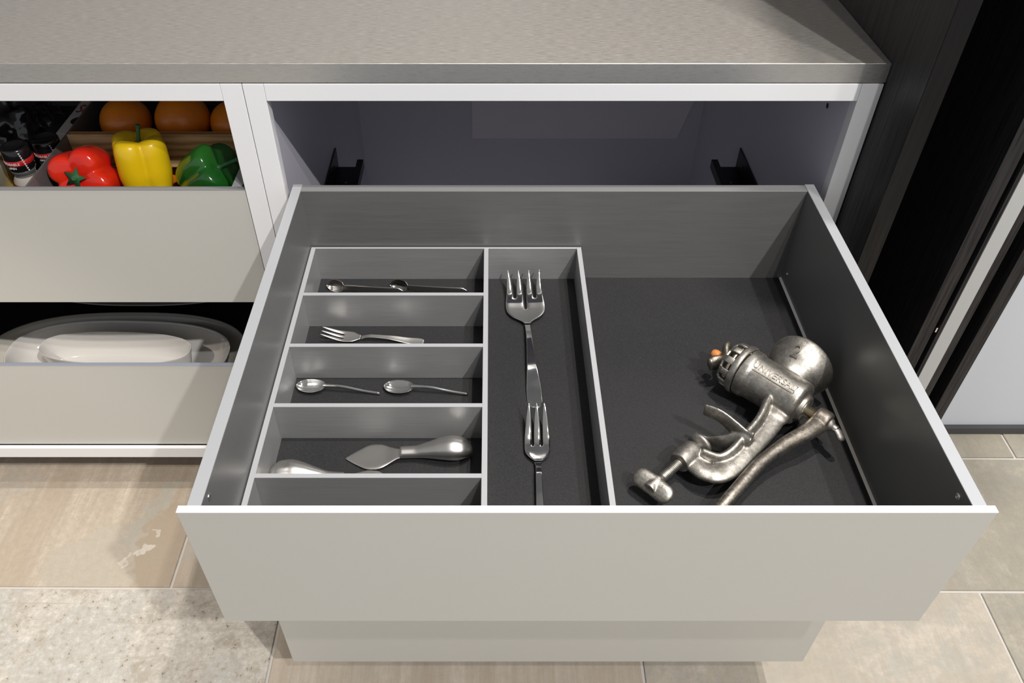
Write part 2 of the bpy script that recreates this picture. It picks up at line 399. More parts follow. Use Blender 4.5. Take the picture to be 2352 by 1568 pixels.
# ------------------------------------------------------------------ cabinets
XS0, XS1, XS2 = -0.4141, -0.3809, -0.3480     # left cabinet's right stile, meeting line, right cabinet's left stile
XS3 = 0.5645                                  # right stile inner edge
BAR_Y = 1.1546
def screw_part(parent, x, y, z, side, r=0.0042):
    mt = Matrix.Translation((x, y, z)) @ Matrix.Rotation(side * pi / 2, 4, 'Y')
    bm = bmesh.new(); lathe_bm(bm, [(r, 0), (r, 0.0012), (r * .8, 0.0018), (r * .45, 0.0016), (r * .4, 0.0002), (0, 0.0002)], 16, mt)
    for a in (0, pi / 2):
        c_, s_ = cos(a), sin(a)
        m2 = mt @ Matrix.Rotation(a + .4, 4, 'Z')
        v = [bm.verts.new(m2 @ Vector(q)) for q in ((-r * .7, -r * .1, .0019), (r * .7, -r * .1, .0019), (r * .7, r * .1, .0019), (-r * .7, r * .1, .0019))]
        bm.faces.new(v)
    return finish(bm, 'screw', M['chrome'], parent, True)

cab_r = thing('base_cabinet', (0, 0, 0), 'white framed base cabinet on the right with the wide pulled-out cutlery drawer', 'cabinet')
cab_l = thing('base_cabinet', (0, 0, 0), 'white framed base cabinet on the left holding the vegetable and platter drawers', 'cabinet')
def cabinet(root, x0, x1, sl, sr, im, bar=True):
    box('stile', x0, sl, YC, YC + 0.022, 0.1102, FT, M['white'], root, 0.0005)
    box('stile', sr, x1, YC, YC + 0.022, 0.1102, FT, M['white'], root, 0.0005)
    box('top_rail', sl + 0.0004, sr - 0.0004, YC, YC + 0.022, RB, FT, M['white'], root, 0.0005)
    box('bottom_rail', x0, x1, BAR_Y, YC - 0.0002, 0.1222, 0.1540, M['white'], root, 0.0006)
    box('bottom_board', sl - .01, sr + .01, YC + 0.0005, XBACK, 0.122, 0.140, im, root)
    box('side_board', x0, sl - 0.008, YC + 0.022, XBACK, 0.1102, FT, im, root)
    box('side_board', sr + 0.0005, x1, YC + 0.022, XBACK, 0.1102, FT, im, root)
    box('back_board', sl - 0.008, sr + 0.0005, XBACK - 0.018, XBACK, 0.14, FT, im, root)
    box('top_board', sl - .008, sr + .0005, YC + 0.022, XBACK - .018, FT - 0.012, FT, im, root)
    box('plinth', x0 + 0.01, x1 - 0.01, YC + 0.10, YC + 0.118, 0.0, 0.122, M['plinth'], root)
    box('plinth', x0 + 0.01, x1 - 0.01, XBACK - .08, XBACK - 0.062, 0.0, 0.122, M['plinth'], root)
cabinet(cab_r, XS1 + 0.0006, XR, XS2, XS3, M['interior'])
cabinet(cab_l, -1.46, XS1 - 0.0006, -1.425, XS0, M['interior'])
# the pale patch on the back board, built as a thin sheet, and the small hole in the right side board
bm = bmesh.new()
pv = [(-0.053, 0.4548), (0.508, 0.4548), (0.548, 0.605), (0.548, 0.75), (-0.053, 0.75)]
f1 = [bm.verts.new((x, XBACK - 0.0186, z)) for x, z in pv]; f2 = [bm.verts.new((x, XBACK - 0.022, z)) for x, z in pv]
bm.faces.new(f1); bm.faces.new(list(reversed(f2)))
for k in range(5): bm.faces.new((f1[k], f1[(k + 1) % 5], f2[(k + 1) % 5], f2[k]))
finish(bm, 'pale_patch', mat('pale_patch_tone', (0.80, 0.76, 0.80), 0.5), cab_r)
lathe('hole_cap', [(0.0045, 0), (0.0045, 0.0006), (0, 0.0006)], M['black_metal'], cab_r, 14, Matrix.Translation((0.5648, 1.262, 0.9227)) @ Matrix.Rotation(-pi / 2, 4, 'Y'))
# runners on the side boards
def runner(side):
    s = 1 if side > 0 else -1
    xw = (XS2 - 0.0078) if s > 0 else (XS3 + 0.0003)     # wall face
    bm = bmesh.new()
    def b2(a, b, y0, y1, z0, z1):
        p, q = sorted((xw + s * a, xw + s * b)); bx(bm, p, q, y0, y1, z0, z1)
    b2(0.001, 0.0035, 1.22, 1.632, 0.585, 0.634)         # flange on the wall
    b2(0.001, 0.048, 1.22, 1.628, 0.583, 0.587)          # floor plate
    r = finish(bm, 'runner', M['black_metal'], cab_r)
    bm = bmesh.new(); b2(0.048, 0.053, 1.22, 1.632, 0.583, 0.604); b2(0.053, 0.060, 1.22, 1.632, 0.600, 0.604); b2(0.0595, 0.062, 1.22, 1.632, 0.583, 0.604)
    rr = finish(bm, 'runner_rail', M['black_metal'], r)
    bm = bmesh.new()
    for (u, y) in ((0.022, 1.50), (0.030, 1.515), (0.024, 1.53), (0.030, 1.56)):
        x = xw + s * u; lathe_bm(bm, [(0.0022, 0.5872), (0.0022, 0.5876), (0, 0.5876)], 10, Matrix.Translation((x, y, 0)))
    tag(finish(bm, 'rivets', mat('pale_rivet', (0.35, 0.38, 0.42), 0.4), r), kind='stuff')
    bm = bmesh.new()
    for (y, z) in ((1.52, .612), (1.55, .608), (1.58, .615), (1.48, .61), (1.44, .612)):
        m2 = Matrix.Translation((xw + s * 0.0036, y, z)) @ Matrix.Rotation(s * pi / 2, 4, 'Y') @ Matrix.Diagonal((1, 2.2, 1, 1)); lathe_bm(bm, [(0.003, 0), (0.003, 0.0003), (0, 0.0003)], 10, m2)
    tag(finish(bm, 'slots', M['dark_int'], r), kind='stuff')
runner(1); runner(-1)

# ------------------------------------------------------------------ drawers
def drawer(root, xl, xr, yf, zb, zt, il, ir, ol, orr, yback, zfloor, front_m, wall_m, floor_m, th=T, screws=True, edge_m=None):
    d = box('drawer', il - 0.002, ir + 0.002, yf + th, yback, zfloor - 0.012, zfloor, floor_m, root)
    box('front_panel', xl, xr, yf, yf + th, zb, zt - 0.0014, front_m, d, 0.0005)
    box('front_edge', xl - 0.0004, xr + 0.0004, yf - 0.0004, yf + th, zt - 0.0014, zt, edge_m or M['front_edge'], d, 0.0004)
    for a, b in ((ol, il), (ir, orr)):
        box('side_panel', a, b, yf + th, yback, zfloor - 0.02, zt - 0.0022, wall_m, d)
        box('top_edge', a, b, yf + th, yback + .0003, zt - 0.0022, zt - 0.0002, M['rail'], d, 0.0003)
    box('back_panel', il, ir, yback - 0.019, yback - 0.001, zfloor, zt - 0.003, wall_m, d)
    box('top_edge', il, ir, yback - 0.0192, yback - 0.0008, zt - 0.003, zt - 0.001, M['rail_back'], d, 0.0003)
    if screws:
        screw_part(d, il, 0.5482, ZT - 0.0145, 1); screw_part(d, ir, 0.5492, ZT - 0.0155, -1)
        screw_part(d, ir, 1.1399, 0.660, -1, 0.0026)
    return d
ZD = 0.6350
main = drawer(cab_r, -0.3455, 0.5545, YF, ZB, ZT, -0.3207, 0.530, -0.3363, 0.5459, 1.1797, ZD, M['front'], M['side_in'], M['liner'])
bm = bmesh.new(); cs = [(0.5262, ZD), (0.5299, ZD), (0.5299, ZD + 0.0026)]  # bright glint along the drawer floor's right edge, put in as a pale strip
ca = [bm.verts.new((x, 0.527, z)) for x, z in cs]; cb = [bm.verts.new((x, 1.160, z)) for x, z in cs]
bm.faces.new(ca); bm.faces.new(list(reversed(cb)))
for q in range(3): bm.faces.new((ca[q], ca[(q + 1) % 3], cb[(q + 1) % 3], cb[q]))
finish(bm, 'edge_glint', mat('pale_edge_glint', (0.75, 0.72, 0.68), 0.35), main)
low = drawer(cab_r, -0.3549, 0.5564, 0.6634, ZB2, ZT2, -0.3207, 0.530, -0.3363, 0.5459, 1.30, 0.215, M['front'], M['side_in'], M['liner'], screws=False)
XL0 = -1.420
veg = drawer(cab_l, XL0, XS0 - 0.0014, YC + 0.0012, 0.5722, 0.8200, -1.398, -0.440, -1.415, -0.423, 1.80, 0.660, M['front'], M['side_in'], M['liner'], th=0.0105, screws=False, edge_m=M['rail_back'])
pla = drawer(cab_l, XL0, XS0 - 0.0014, YC + 0.0012, 0.1560, 0.4040, -1.398, -0.440, -1.415, -0.423, 1.90, 0.215, M['front'], M['side_in'], M['liner'], th=0.009, screws=False, edge_m=M['rail_blue'])

# ------------------------------------------------------------------ tall black cabinet at the right
tc = thing('tall_cabinet', (0.6, 1.05, 0), 'tall black stained oak cabinet standing against the right end of the worktop', 'cabinet')
YT = 1.0528
box('side_panel', XR + 0.0012, 0.6295, YT, 2.05, 0, 2.45, M['oak'], tc, 0.0006)
box('edge_band', XR + 0.0018, 0.6290, YT - 0.0012, YT - 0.0001, 0, 2.45, M['oak_band'], tc)
box('back_panel', 0.6295, 0.7552, 1.60, 1.62, 0.0, 2.45, M['black_gloss'], tc)
box('top_panel', 0.6295, 0.7552, YT, 1.60, 2.42, 2.45, M['oak'], tc)
box('pocket_panel', 0.7552, 0.7797, YT, 2.0, 0, 2.45, M['oak_edge'], tc, 0.0005)
box('pocket_panel', 0.7797, 0.7852, YT + .25, 2.0, 0, 2.45, M['black_gloss'], tc)
dr = box('sliding_door', 0.7855, 0.8156, YT - 0.004, 1.9, 0.01, 2.44, M['oak_edge'], tc)
box('door_edge', 0.7908, 0.8157, YT - 0.0065, YT - 0.0041, 0.01, 2.44, M['pale_strip'], dr)
box('hinge', 0.7815, 0.7850, YT - .002, YT + 0.004, 0.60, 0.61, M['chrome'], dr)
box('pocket_panel', 0.8158, 0.8345, YT, 2.0, 0, 2.45, M['oak_edge'], tc, 0.0005)
box('glass_infill', 0.8345, 0.8590, YT + 0.10, 1.9, 0, 2.45, M['black_gloss'], tc)
box('pocket_panel', 0.8590, 0.8832, YT, 2.0, 0, 2.45, M['oak_edge'], tc, 0.0005)

# ------------------------------------------------------------------ cutlery tray
TZ, TB = 0.7064, ZD + 0.0005
tx0, tx1, ty0, ty1 = -0.3192, 0.1581, 0.5262, 1.1575
FZ = TB + 0.002
tray = thing('cutlery_tray', (0, 0.84, TB), 'brushed aluminium cutlery tray with compartments in the left half of the open drawer', 'tray')
box('base', tx0, tx1, ty0, ty1, TB, FZ, M['liner'], tray)
def wall(name, x0, x1, y0, y1):
    o = box(name, x0, x1, y0, y1, FZ, TZ - 0.0016, M['tray'], tray)
    box('edge', x0 - .0001, x1 + .0001, y0 - .0001, y1 + .0001, TZ - 0.0016, TZ, M['tray_edge'], o, 0.0003); return o
wall('outer_wall', tx0, tx0 + 0.0075, ty0, ty1)
wall('outer_wall', tx1 - 0.0077, tx1, ty0, ty1)
wall('outer_wall', tx0 + 0.0076, tx1 - 0.0078, ty1 - 0.0034, ty1)
wall('long_divider', -0.0135, -0.0060, ty0, ty1 - 0.0035)
YD = [1.0250, 0.9017, 0.7769, 0.6516]           # front faces of the cross dividers
for yd in YD: wall('cross_divider', tx0 + 0.0076, -0.0136, yd, yd + 0.0068)

# ------------------------------------------------------------------ cutlery builders
def grid_blade(rows, cells, thick, name, m, parent, sub=1, smooth=True):
    """rows: list of rows of points (lists of Vector); cells(i,j) -> bool whether the quad exists"""
    bm = bmesh.new(); V = [[bm.verts.new(p) for p in r] for r in rows]
    for i in range(len(V) - 1):
        for j in range(len(V[0]) - 1):
            if cells(i, j): bm.faces.new((V[i][j], V[i][j + 1], V[i + 1][j + 1], V[i + 1][j]))
    loose = [v for v in bm.verts if not v.link_faces]; bmesh.ops.delete(bm, geom=loose, context='VERTS')
    o = finish(bm, name, m, parent, smooth)
    s = o.modifiers.new('s', 'SOLIDIFY'); s.thickness = thick; s.offset = -1
    if sub: b = o.modifiers.new('u', 'SUBSURF'); b.levels = sub; b.render_levels = sub
    return apply_mods(o)
def smooth_obj(o):
    for p in o.data.polygons: p.use_smooth = True
    return o
def fork(root, ntine, L, head, wid, tine_len, zprof, wprof, m, thick=0.0016, cup=0.0015, gap=0.32, side_in=0.12, short=0.0):
    """local y = along from the handle end (0) to the tine tips (L); short: how much shallower the outer slots are"""
    n = 60; ys = [L * i / n for i in range(n + 1)]
    rows = []; tine0 = L - tine_len; pitch = 2.0 / ntine
    for i, y in enumerate(ys):
        hw = interp(wprof, y); z = interp(zprof, y); r = []
        for k in range(ntine):
            c = -1 + pitch * (k + 0.5)
            t = max(0.0, (y - tine0) / tine_len)
            half = pitch / 2 * (1 - gap) * (1 - 0.18 * t - 0.68 * t ** 3.5)
            cc = c * (1 - side_in * t)
            for e in (-1, 0, 1):
                u = cc + e * half
                w0 = max(0.0, 1 - t * 2.2)
                if k == 0 and e == -1: u = u * (1 - w0) - w0
                if k == ntine - 1 and e == 1: u = u * (1 - w0) + w0
                r.append(Vector((u * hw, y, z + cup * (u * u - 0.5) * min(1, hw / wid))))
        rows.append(r)
    r0 = next(i for i, y in enumerate(ys) if y >= tine0 - 1e-9)
    r1 = next(i for i, y in enumerate(ys) if y >= tine0 + short - 1e-9)
    mid = (ntine // 2) * 3 - 1
    def cells(i, j): return not (j % 3 == 2 and i >= (r0 if j == mid else r1))
    split = next(i for i, y in enumerate(ys) if y >= L - head)
    grid_blade(rows[:split + 1], lambda i, j: True, thick * 1.02, 'handle', m, root)
    grid_blade(rows[split:], lambda i, j: cells(i + split, j), thick, 'head', m, root)

SF = thing('serving_fork', (0.0675, 0.8366, FZ + 0.0012), 'large polished serving fork with four tines in the long tray compartment', 'fork', rot=(0, 0, radians(2.1)))
fork(SF, 4, 0.303, 0.118, 0.035, 0.077,
     [(0, 0.000), (0.02, 0.0015), (0.09, 0.010), (0.15, 0.012), (0.195, 0.0045), (0.23, 0.003), (0.255, 0.008), (0.303, 0.031)],
     [(0, 0.0045), (0.003, 0.0095), (0.010, 0.0122), (0.03, 0.0122), (0.06, 0.0100), (0.10, 0.0072), (0.15, 0.0048), (0.18, 0.0046), (0.190, 0.0068), (0.206, 0.0255), (0.222, 0.0340), (0.236, 0.0353), (0.262, 0.0318), (0.285, 0.0305), (0.303, 0.0315)], M['chrome'], 0.0022, 0.0012, 0.13, -0.20, 0.022)
SF2 = thing('serving_fork', (0.0655, 0.5700, FZ + 0.0012), 'smaller polished fork with three tines nearest the drawer front', 'fork', rot=(0, 0, radians(-0.4)))
fork(SF2, 3, 0.250, 0.092, 0.0193, 0.063,
     [(0, 0.000), (0.02, 0.001), (0.08, 0.009), (0.13, 0.011), (0.160, 0.0050), (0.185, 0.004), (0.25, 0.030)],
     [(0, 0.004), (0.006, 0.0095), (0.03, 0.0095), (0.08, 0.0056), (0.13, 0.0044), (0.150, 0.0042), (0.158, 0.0062), (0.168, 0.0155), (0.178, 0.0193), (0.195, 0.0196), (0.25, 0.0172)], M['chrome'], 0.0018, 0.0010, 0.16, 0.0)
F3 = thing('dinner_fork', (-0.1132, 0.9850, FZ + 0.0012), 'satin three-tined fork lying across the second tray compartment', 'fork', rot=(0, 0, radians(86.5)))
fork(F3, 3, 0.172, 0.066, 0.0130, 0.040,
     [(0, 0.000), (0.02, 0.0008), (0.06, 0.007), (0.09, 0.0085), (0.112, 0.003), (0.13, 0.003), (0.172, 0.015)],
     [(0, 0.0040), (0.004, 0.0075), (0.014, 0.0082), (0.04, 0.0064), (0.07, 0.0040), (0.10, 0.0034), (0.110, 0.0065), (0.120, 0.0122), (0.130, 0.0135), (0.172, 0.0135)], M['satin'], 0.0016, 0.0010, 0.26, 0.0)

def spoon(name, loc, rotz, label, bowlL, bowlW, L, m, group=None, rod=0.0017, depth=0.0065, roll=0.0, flat_handle=None, cat='spoon', lift=0.008):
    """bowl tip at local y = L, handle end at y = 0"""
    t = thing(name, loc, label, cat, group, rot=(0, 0, rotz))
    inner = bpy.data.objects
    n = 14; rows = []
    for i in range(n + 1):
        s = i / n; y = L - bowlL + bowlL * s
        a = (2 * s - 1); hw = bowlW * (max(0.0, 1 - abs(a) ** 2.2) ** 0.55) * (1 - 0.10 * (1 - s)) + 0.0016 * (1 - s)
        hw = max(hw, 0.0006); r = []
        for j in range(9):
            u = -1 + 2 * j / 8
            rim = 0.0040 + depth * 0.55 + (lift * 0.35 * (1 - s) ** 2)
            z = rim - depth * (1 - u * u) * (max(0, 1 - abs(a) ** 2.5)) ** 0.8
            r.append(Vector((u * hw, y, z)))
        rows.append(r)
    R = Matrix.Rotation(roll, 4, 'Y')
    rows = [[R @ p for p in r] for r in rows]
    zmin = min(p.z for r in rows for p in r) - 0.001
    rows = [[p - Vector((0, 0, zmin)) for p in r] for r in rows]
    grid_blade(rows, lambda i, j: True, 0.0011, 'bowl', m, t)
    neck = rows[0][4]
    if flat_handle is None:
        pts = spline([(0, 0, 0.0022), (0, (L - bowlL) * .3, 0.0050), (0, (L - bowlL) * .68, lift + .003), (neck.x, (L - bowlL) * .9, neck.z + 0.001), (neck.x, neck.y + 0.004, neck.z)], 6)
        bm = bmesh.new(); k = len(pts)
        tube_bm(bm, pts, [rod * (1.0 if i < k * .6 else 1.0 + 0.5 * (i - k * .6) / (k * .4)) for i in range(k)], 12, 0.8)
        finish(bm, 'handle', m, t, True)
    else:
        hw0, hw1 = flat_handle; rws = []
        for i in range(13):
            s = i / 12; y = (L - bowlL + .002) * s; hw = hw0 + (hw1 - hw0) * s ** 1.3
            hw *= min(1, (0.25 + s * 9) ** .5)
            zc = 0.004 * sin(pi * s)
            rws.append([R @ Vector((u * hw, y, zc)) for u in (-1, -.5, 0, .5, 1)])
        zm = min(p.z for r in rws for p in r) - .001
        dn = [neck - rws[-1][2]][0]
        rws = [[p + Vector((dn.x * (i / 12), 0, -zm + (neck.z - (rws[-1][2].z - zm)) * (i / 12))) for p in r] for i, r in enumerate(rws)]
        grid_blade(rws, lambda i, j: True, 0.0014, 'handle', m, t)
    return t
G3 = 'polished small spoons in the third compartment'
spoon('teaspoon', (-0.1744, 0.8655, FZ), radians(83.6), 'small polished spoon at the left of the third tray compartment', 0.047, 0.0142, 0.134, M['chrome'], G3, rod=0.0024)
spoon('teaspoon', (-0.0363, 0.8640, FZ), radians(83.9), 'small polished spoon at the right of the third tray compartment', 0.047, 0.0142, 0.134, M['chrome'], G3, rod=0.0024)
spoon('teaspoon', (-0.0460, 0.8190, FZ), radians(88), 'polished spoon half hidden behind the divider in front of the two small spoons', 0.047, 0.0142, 0.134, M['chrome'], depth=0.0085)
spoon('teaspoon', (-0.0850, 0.9480, FZ), radians(89), 'polished spoon almost hidden below the satin three-tined fork', 0.047, 0.0142, 0.134, M['chrome'], depth=0.0085)
for (xx, lab) in ((-0.1560, 'dull broad-handled spoon on its edge at the left of the rearmost compartment'), (-0.0420, 'dull broad-handled spoon on its edge at the right of the rearmost compartment')):
    spoon('dessert_spoon', (xx, 1.0990, FZ), radians(77.0), lab, 0.034, 0.0110, 0.142, M['dark_chrome'], 'dull spoons in the rearmost compartment', depth=0.006, roll=radians(-62), flat_handle=(0.0110, 0.0050))

def cheese_knife(loc, rotz, label):
    """spade blade and drop-shaped handle, blade tip at local y = L"""
    t = thing('cheese_knife', loc, label, 'knife', 'cheese knives in the front compartment', rot=(0, 0, rotz))
    # handle
    prof = [(0.0, 0.0030), (0.002, 0.0100), (0.006, 0.0150), (0.014, 0.0186), (0.024, 0.0194), (0.040, 0.0172), (0.060, 0.0125), (0.078, 0.0095), (0.099, 0.0092)]
    bm = bmesh.new(); pts = []; rad = []
    for i in range(44):
        s = 0.099 * (i / 43) ** 1.35; r = interp(prof, s); rad.append(r); pts.append((0, s, max(r * 0.86, 0.0) + (0.004 if s > .06 else 0.004 * (s / .06))))
    tube_bm(bm, pts, rad, 24, 0.84); h = finish(bm, 'handle', M['satin'], t, True)
    rows = []; Lb_ = 0.084
    for i in range(19):
        s = i / 18; y = 0.095 + Lb_ * s
        hw = interp([(0, 0.0088), (0.10, 0.0098), (0.2, 0.0140), (0.42, 0.0235), (0.55, 0.0240), (0.8, 0.0135), (1, 0.0012)], s)
        z = interp([(0, 0.0115), (0.12, 0.0100), (0.3, 0.0065), (1, 0.0030)], s)
        rows.append([Vector((u * hw, y, z - 0.0007 * u * u)) for u in (-1, -.6, 0, .6, 1)])
    grid_blade(rows, lambda i, j: True, 0.0018, 'blade', M['satin'], t)
    return t
cheese_knife((-0.0329, 0.7440, FZ), radians(92.3), 'satin cheese knife with spade blade, the whole knife in view')
cheese_knife((-0.3066, 0.7010, FZ), radians(-94.3), 'satin cheese knife with thick handle half hidden behind the front divider')

# ------------------------------------------------------------------ meat grinder lying on its side
O3 = Vector((0.4200, 0.8380, ZD)); AX = Vector((0.684, -0.7295, 0)); HX = Vector((0.7295, 0.684, 0))
gr = thing('meat_grinder', O3, 'old tinned cast iron hand meat grinder with clamp lying in the open drawer', 'meat grinder')
GR = Matrix(((AX.x, HX.x, 0, 0), (AX.y, HX.y, 0, 0), (0, 0, 1, 0), (0, 0, 0, 1)))
gr.rotation_euler = GR.to_euler()
ZC = 0.0475
def alongA(a, h=0, z=ZC): return Matrix.Translation((a, h, z)) @ Matrix.Rotation(pi / 2, 4, 'Y')       # lathe axis -> +A
def alongH(h, a=0, z=ZC): return Matrix.Translation((a, h, z)) @ Matrix.Rotation(-pi / 2, 4, 'X')      # lathe axis -> +H
HA = 0.0050   # hopper position along the barrel
bm = bmesh.new()
lathe_bm(bm, [(0, -0.046), (0.0375, -0.046), (0.0378, -0.034), (0.0352, -0.031), (0.0345, 0.02), (0.0352, 0.040), (0.0345, 0.048), (0.030, 0.052), (0, 0.052)], 48, alongA(0))
# hopper: outer wall and cavity
hp = [(0, 0.0), (0.026, 0.0), (0.0255, 0.024), (0.0270, 0.030), (0.0335, 0.040), (0.0405, 0.049), (0.0455, 0.058), (0.0490, 0.067), (0.0505, 0.074), (0.0508, 0.078), (0.0495, 0.0795), (0.0480, 0.0785), (0.0455, 0.067), (0.041, 0.057), (0.034, 0.047), (0.027, 0.038), (0.020, 0.034), (0, 0.032)]
hm = alongH(0.0, HA) @ Matrix.Rotation(radians(-1.0), 4, 'X')
lathe_bm(bm, hp, 48, hm)
# arm (I-section stem): flat bar plus ribs
stem = spline([(0.030, -0.020, ZC - .003), (0.037, -0.060, ZC - .007), (0.040, -0.110, ZC - .011), (0.042, -0.150, ZC - .014), (0.036, -0.178, ZC - .016), (0.020, -0.190, ZC - .017), (0.0, -0.188, ZC - .018), (-0.012, -0.182, ZC - .018)], 8)
tube_bm(bm, stem, [0.0190] * 6 + [0.0165] * (len(stem) - 6 - 20) + [0.0155] * 20, 20, 0.50)
rib = spline([(0.012, -0.028, ZC + .006), (0.024, -0.070, ZC + .001), (0.027, -0.110, ZC - .003), (0.029, -0.142, ZC - .007), (0.022, -0.163, ZC - .011), (0.000, -0.172, ZC - .012)], 8)
tube_bm(bm, rib, [0.0066] * len(rib), 12, 1.7)
# boss that carries the clamp screw
lathe_bm(bm, [(0, -0.204), (0.0150, -0.204), (0.0168, -0.192), (0.0165, -0.172), (0.014, -0.167), (0, -0.167)], 28, alongH(0.0, -0.014, ZC - .018))
# forked jaw: two prongs pointing to -A
for (z0, z1, hh) in ((ZC + 0.000, ZC + 0.018, 0.0), (ZC - 0.008, ZC - 0.032, -0.012)):
    pr = spline([(0.040, -0.112 + hh * .5, z0), (0.026, -0.112 + hh * .5, z0), (0.008, -0.115 + hh, (z0 + z1) / 2), (-0.012, -0.120 + hh, z1), (-0.035, -0.126 + hh, z1)], 8)
    k = len(pr); tube_bm(bm, pr, [0.0180 - 0.0072 * i / k for i in range(k)], 14, 0.32, up=Vector((0, 1, 0.0)))
# rear foot collar
lathe_bm(bm, [(0, 0.046), (0.022, 0.046), (0.0205, 0.058), (0.0190, 0.060), (0, 0.060)], 28, alongA(0, -0.002))
body = finish(bm, 'body', M['cast'], gr, True)
rm = body.modifiers.new('r', 'REMESH'); rm.mode = 'VOXEL'; rm.voxel_size = 0.00135; rm.use_smooth_shade = True
sm_ = body.modifiers.new('s', 'SMOOTH'); sm_.factor = 0.6; sm_.iterations = 7
apply_mods(body); smooth_obj(body)
# seam ring, perforated front cap
lathe('collar', [(0.0385, -0.057), (0.0400, -0.0535), (0.0398, -0.0485), (0.0388, -0.0470), (0.036, -0.0468), (0.036, -0.0572), (0.0385, -0.057)], M['cast'], gr, 48, alongA(0))
bm = bmesh.new()
prof_c = [(0.0372, -0.0575), (0.0365, -0.0690), (0.0320, -0.0755), (0.014, -0.0775), (0.0, -0.0778)]
n = 44
R0 = []
mA = alongA(0)
for (r, z) in prof_c: R0.append([bm.verts.new(mA @ Vector((r * cos(2 * pi * k / n), r * sin(2 * pi * k / n), z))) for k in range(n)] if r > 1e-6 else [bm.verts.new(mA @ Vector((0, 0, z)))])
for i, (a, b) in enumerate(zip(R0, R0[1:])):
    for k in range(n):
        if i in (0, 1) and k % 4 in (0, 1): continue        # openings
        k2 = (k + 1) % n
        bm.faces.new((a[k], b[k], b[k2], a[k2]) if len(b) > 1 else (a[k], b[0], a[k2]))
cap = finish(bm, 'cutter_cap', M['cast'], gr, True)
s = cap.modifiers.new('s', 'SOLIDIFY'); s.thickness = 0.0035; s.offset = -1
s = cap.modifiers.new('b', 'BEVEL'); s.width = 0.0008; s.segments = 2
apply_mods(cap); smooth_obj(cap)
lathe('cutter_disc', [(0, -0.060), (0.0325, -0.060), (0.0325, -0.066), (0, -0.0665)], M['brassy'], gr, 32, mA)
# wing nut and orange tip
bm = bmesh.new()
lathe_bm(bm, [(0, -0.0778), (0.0085, -0.0778), (0.0075, -0.088), (0.005, -0.090), (0, -0.090)], 20, mA)
for sg in (-1, 1):
    pts = spline([(-0.081, 0, ZC), (-0.086, sg * 0.009, ZC + sg * .001), (-0.092, sg * 0.018, ZC + sg * .003), (-0.094, sg * 0.024, ZC + sg * .004)], 6)
    k = len(pts); tube_bm(bm, pts, [0.0075 + 0.0058 * sin(pi * min(1, i / k * 1.15) * .75) for i in range(k)], 12, 0.55, up=Vector((1, 0, 0.2)))
nut = finish(bm, 'wing_nut', M['cast_dark'], gr, True)
M['orange_plastic'] = mat('orange_thread_tip', (0.55, 0.20, 0.05), 0.5)
bm = bmesh.new(); pr = [(0, -0.1055)]
for q in range(5): pr += [((0.0058, 0.0072, 0.0078, 0.0078, 0.0074)[q] - .0006, -0.1050 + q * .0026), ((0.0058, 0.0072, 0.0078, 0.0078, 0.0074)[q] + .0003, -0.1038 + q * .0026)]
pr.append((0, -0.092)); lathe_bm(bm, pr, 20, alongA(0, -0.003, ZC + .001)); finish(bm, 'screw_tip', M['orange_plastic'], nut, True)
# shaft, crank
lathe('shaft', [(0, 0.058), (0.0185, 0.058), (0.0185, 0.0605), (0.0100, 0.061), (0.0098, 0.084), (0, 0.084)], M['brassy'], gr, 28, alongA(0, -0.003, ZC - .001))
bm = bmesh.new()
lathe_bm(bm, [(0, 0.076), (0.0150, 0.076), (0.0172, 0.080), (0.0172, 0.094), (0.0150, 0.098), (0, 0.098)], 28, alongA(0, -0.005, ZC + .001))
cr = spline([(0.088, -0.006, ZC), (0.084, -0.040, ZC + .001), (0.074, -0.080, ZC - .001), (0.068, -0.130, ZC - .004), (0.070, -0.190, ZC - .010), (0.072, -0.250, ZC - .018), (0.072, -0.300, ZC - .026)], 8)
k = len(cr); tube_bm(bm, cr, [0.0150 - 0.0058 * min(1, i / 20) for i in range(k)], 16, 0.85)
crank = finish(bm, 'crank', M['cast_dark'], gr, True)
rm = crank.modifiers.new('r', 'REMESH'); rm.mode = 'VOXEL'; rm.voxel_size = 0.0013; rm.use_smooth_shade = True
sm_ = crank.modifiers.new('s', 'SMOOTH'); sm_.factor = 0.6; sm_.iterations = 5
apply_mods(crank); smooth_obj(crank)
bm = bmesh.new()
lathe_bm(bm, [(0, 0.097), (0.0105, 0.097), (0.0100, 0.101), (0.0065, 0.104), (0.0050, 0.107), (0.0052, 0.110), (0.003, 0.112), (0, 0.112)], 20, alongA(0, -0.005, ZC + .001))
tube_bm(bm, spline([(0.104, -0.005, ZC), (0.111, -0.006, ZC + .001), (0.119, -0.009, ZC - .003), (0.125, -0.012, ZC - .007)], 4), [0.0062, .006, .0058, .0056, .0056, .0058, .0060, .0062, .0062, .006, .0056, .0048, .003], 12, 0.55)
finish(bm, 'thumb_screw', M['cast'], crank, True)
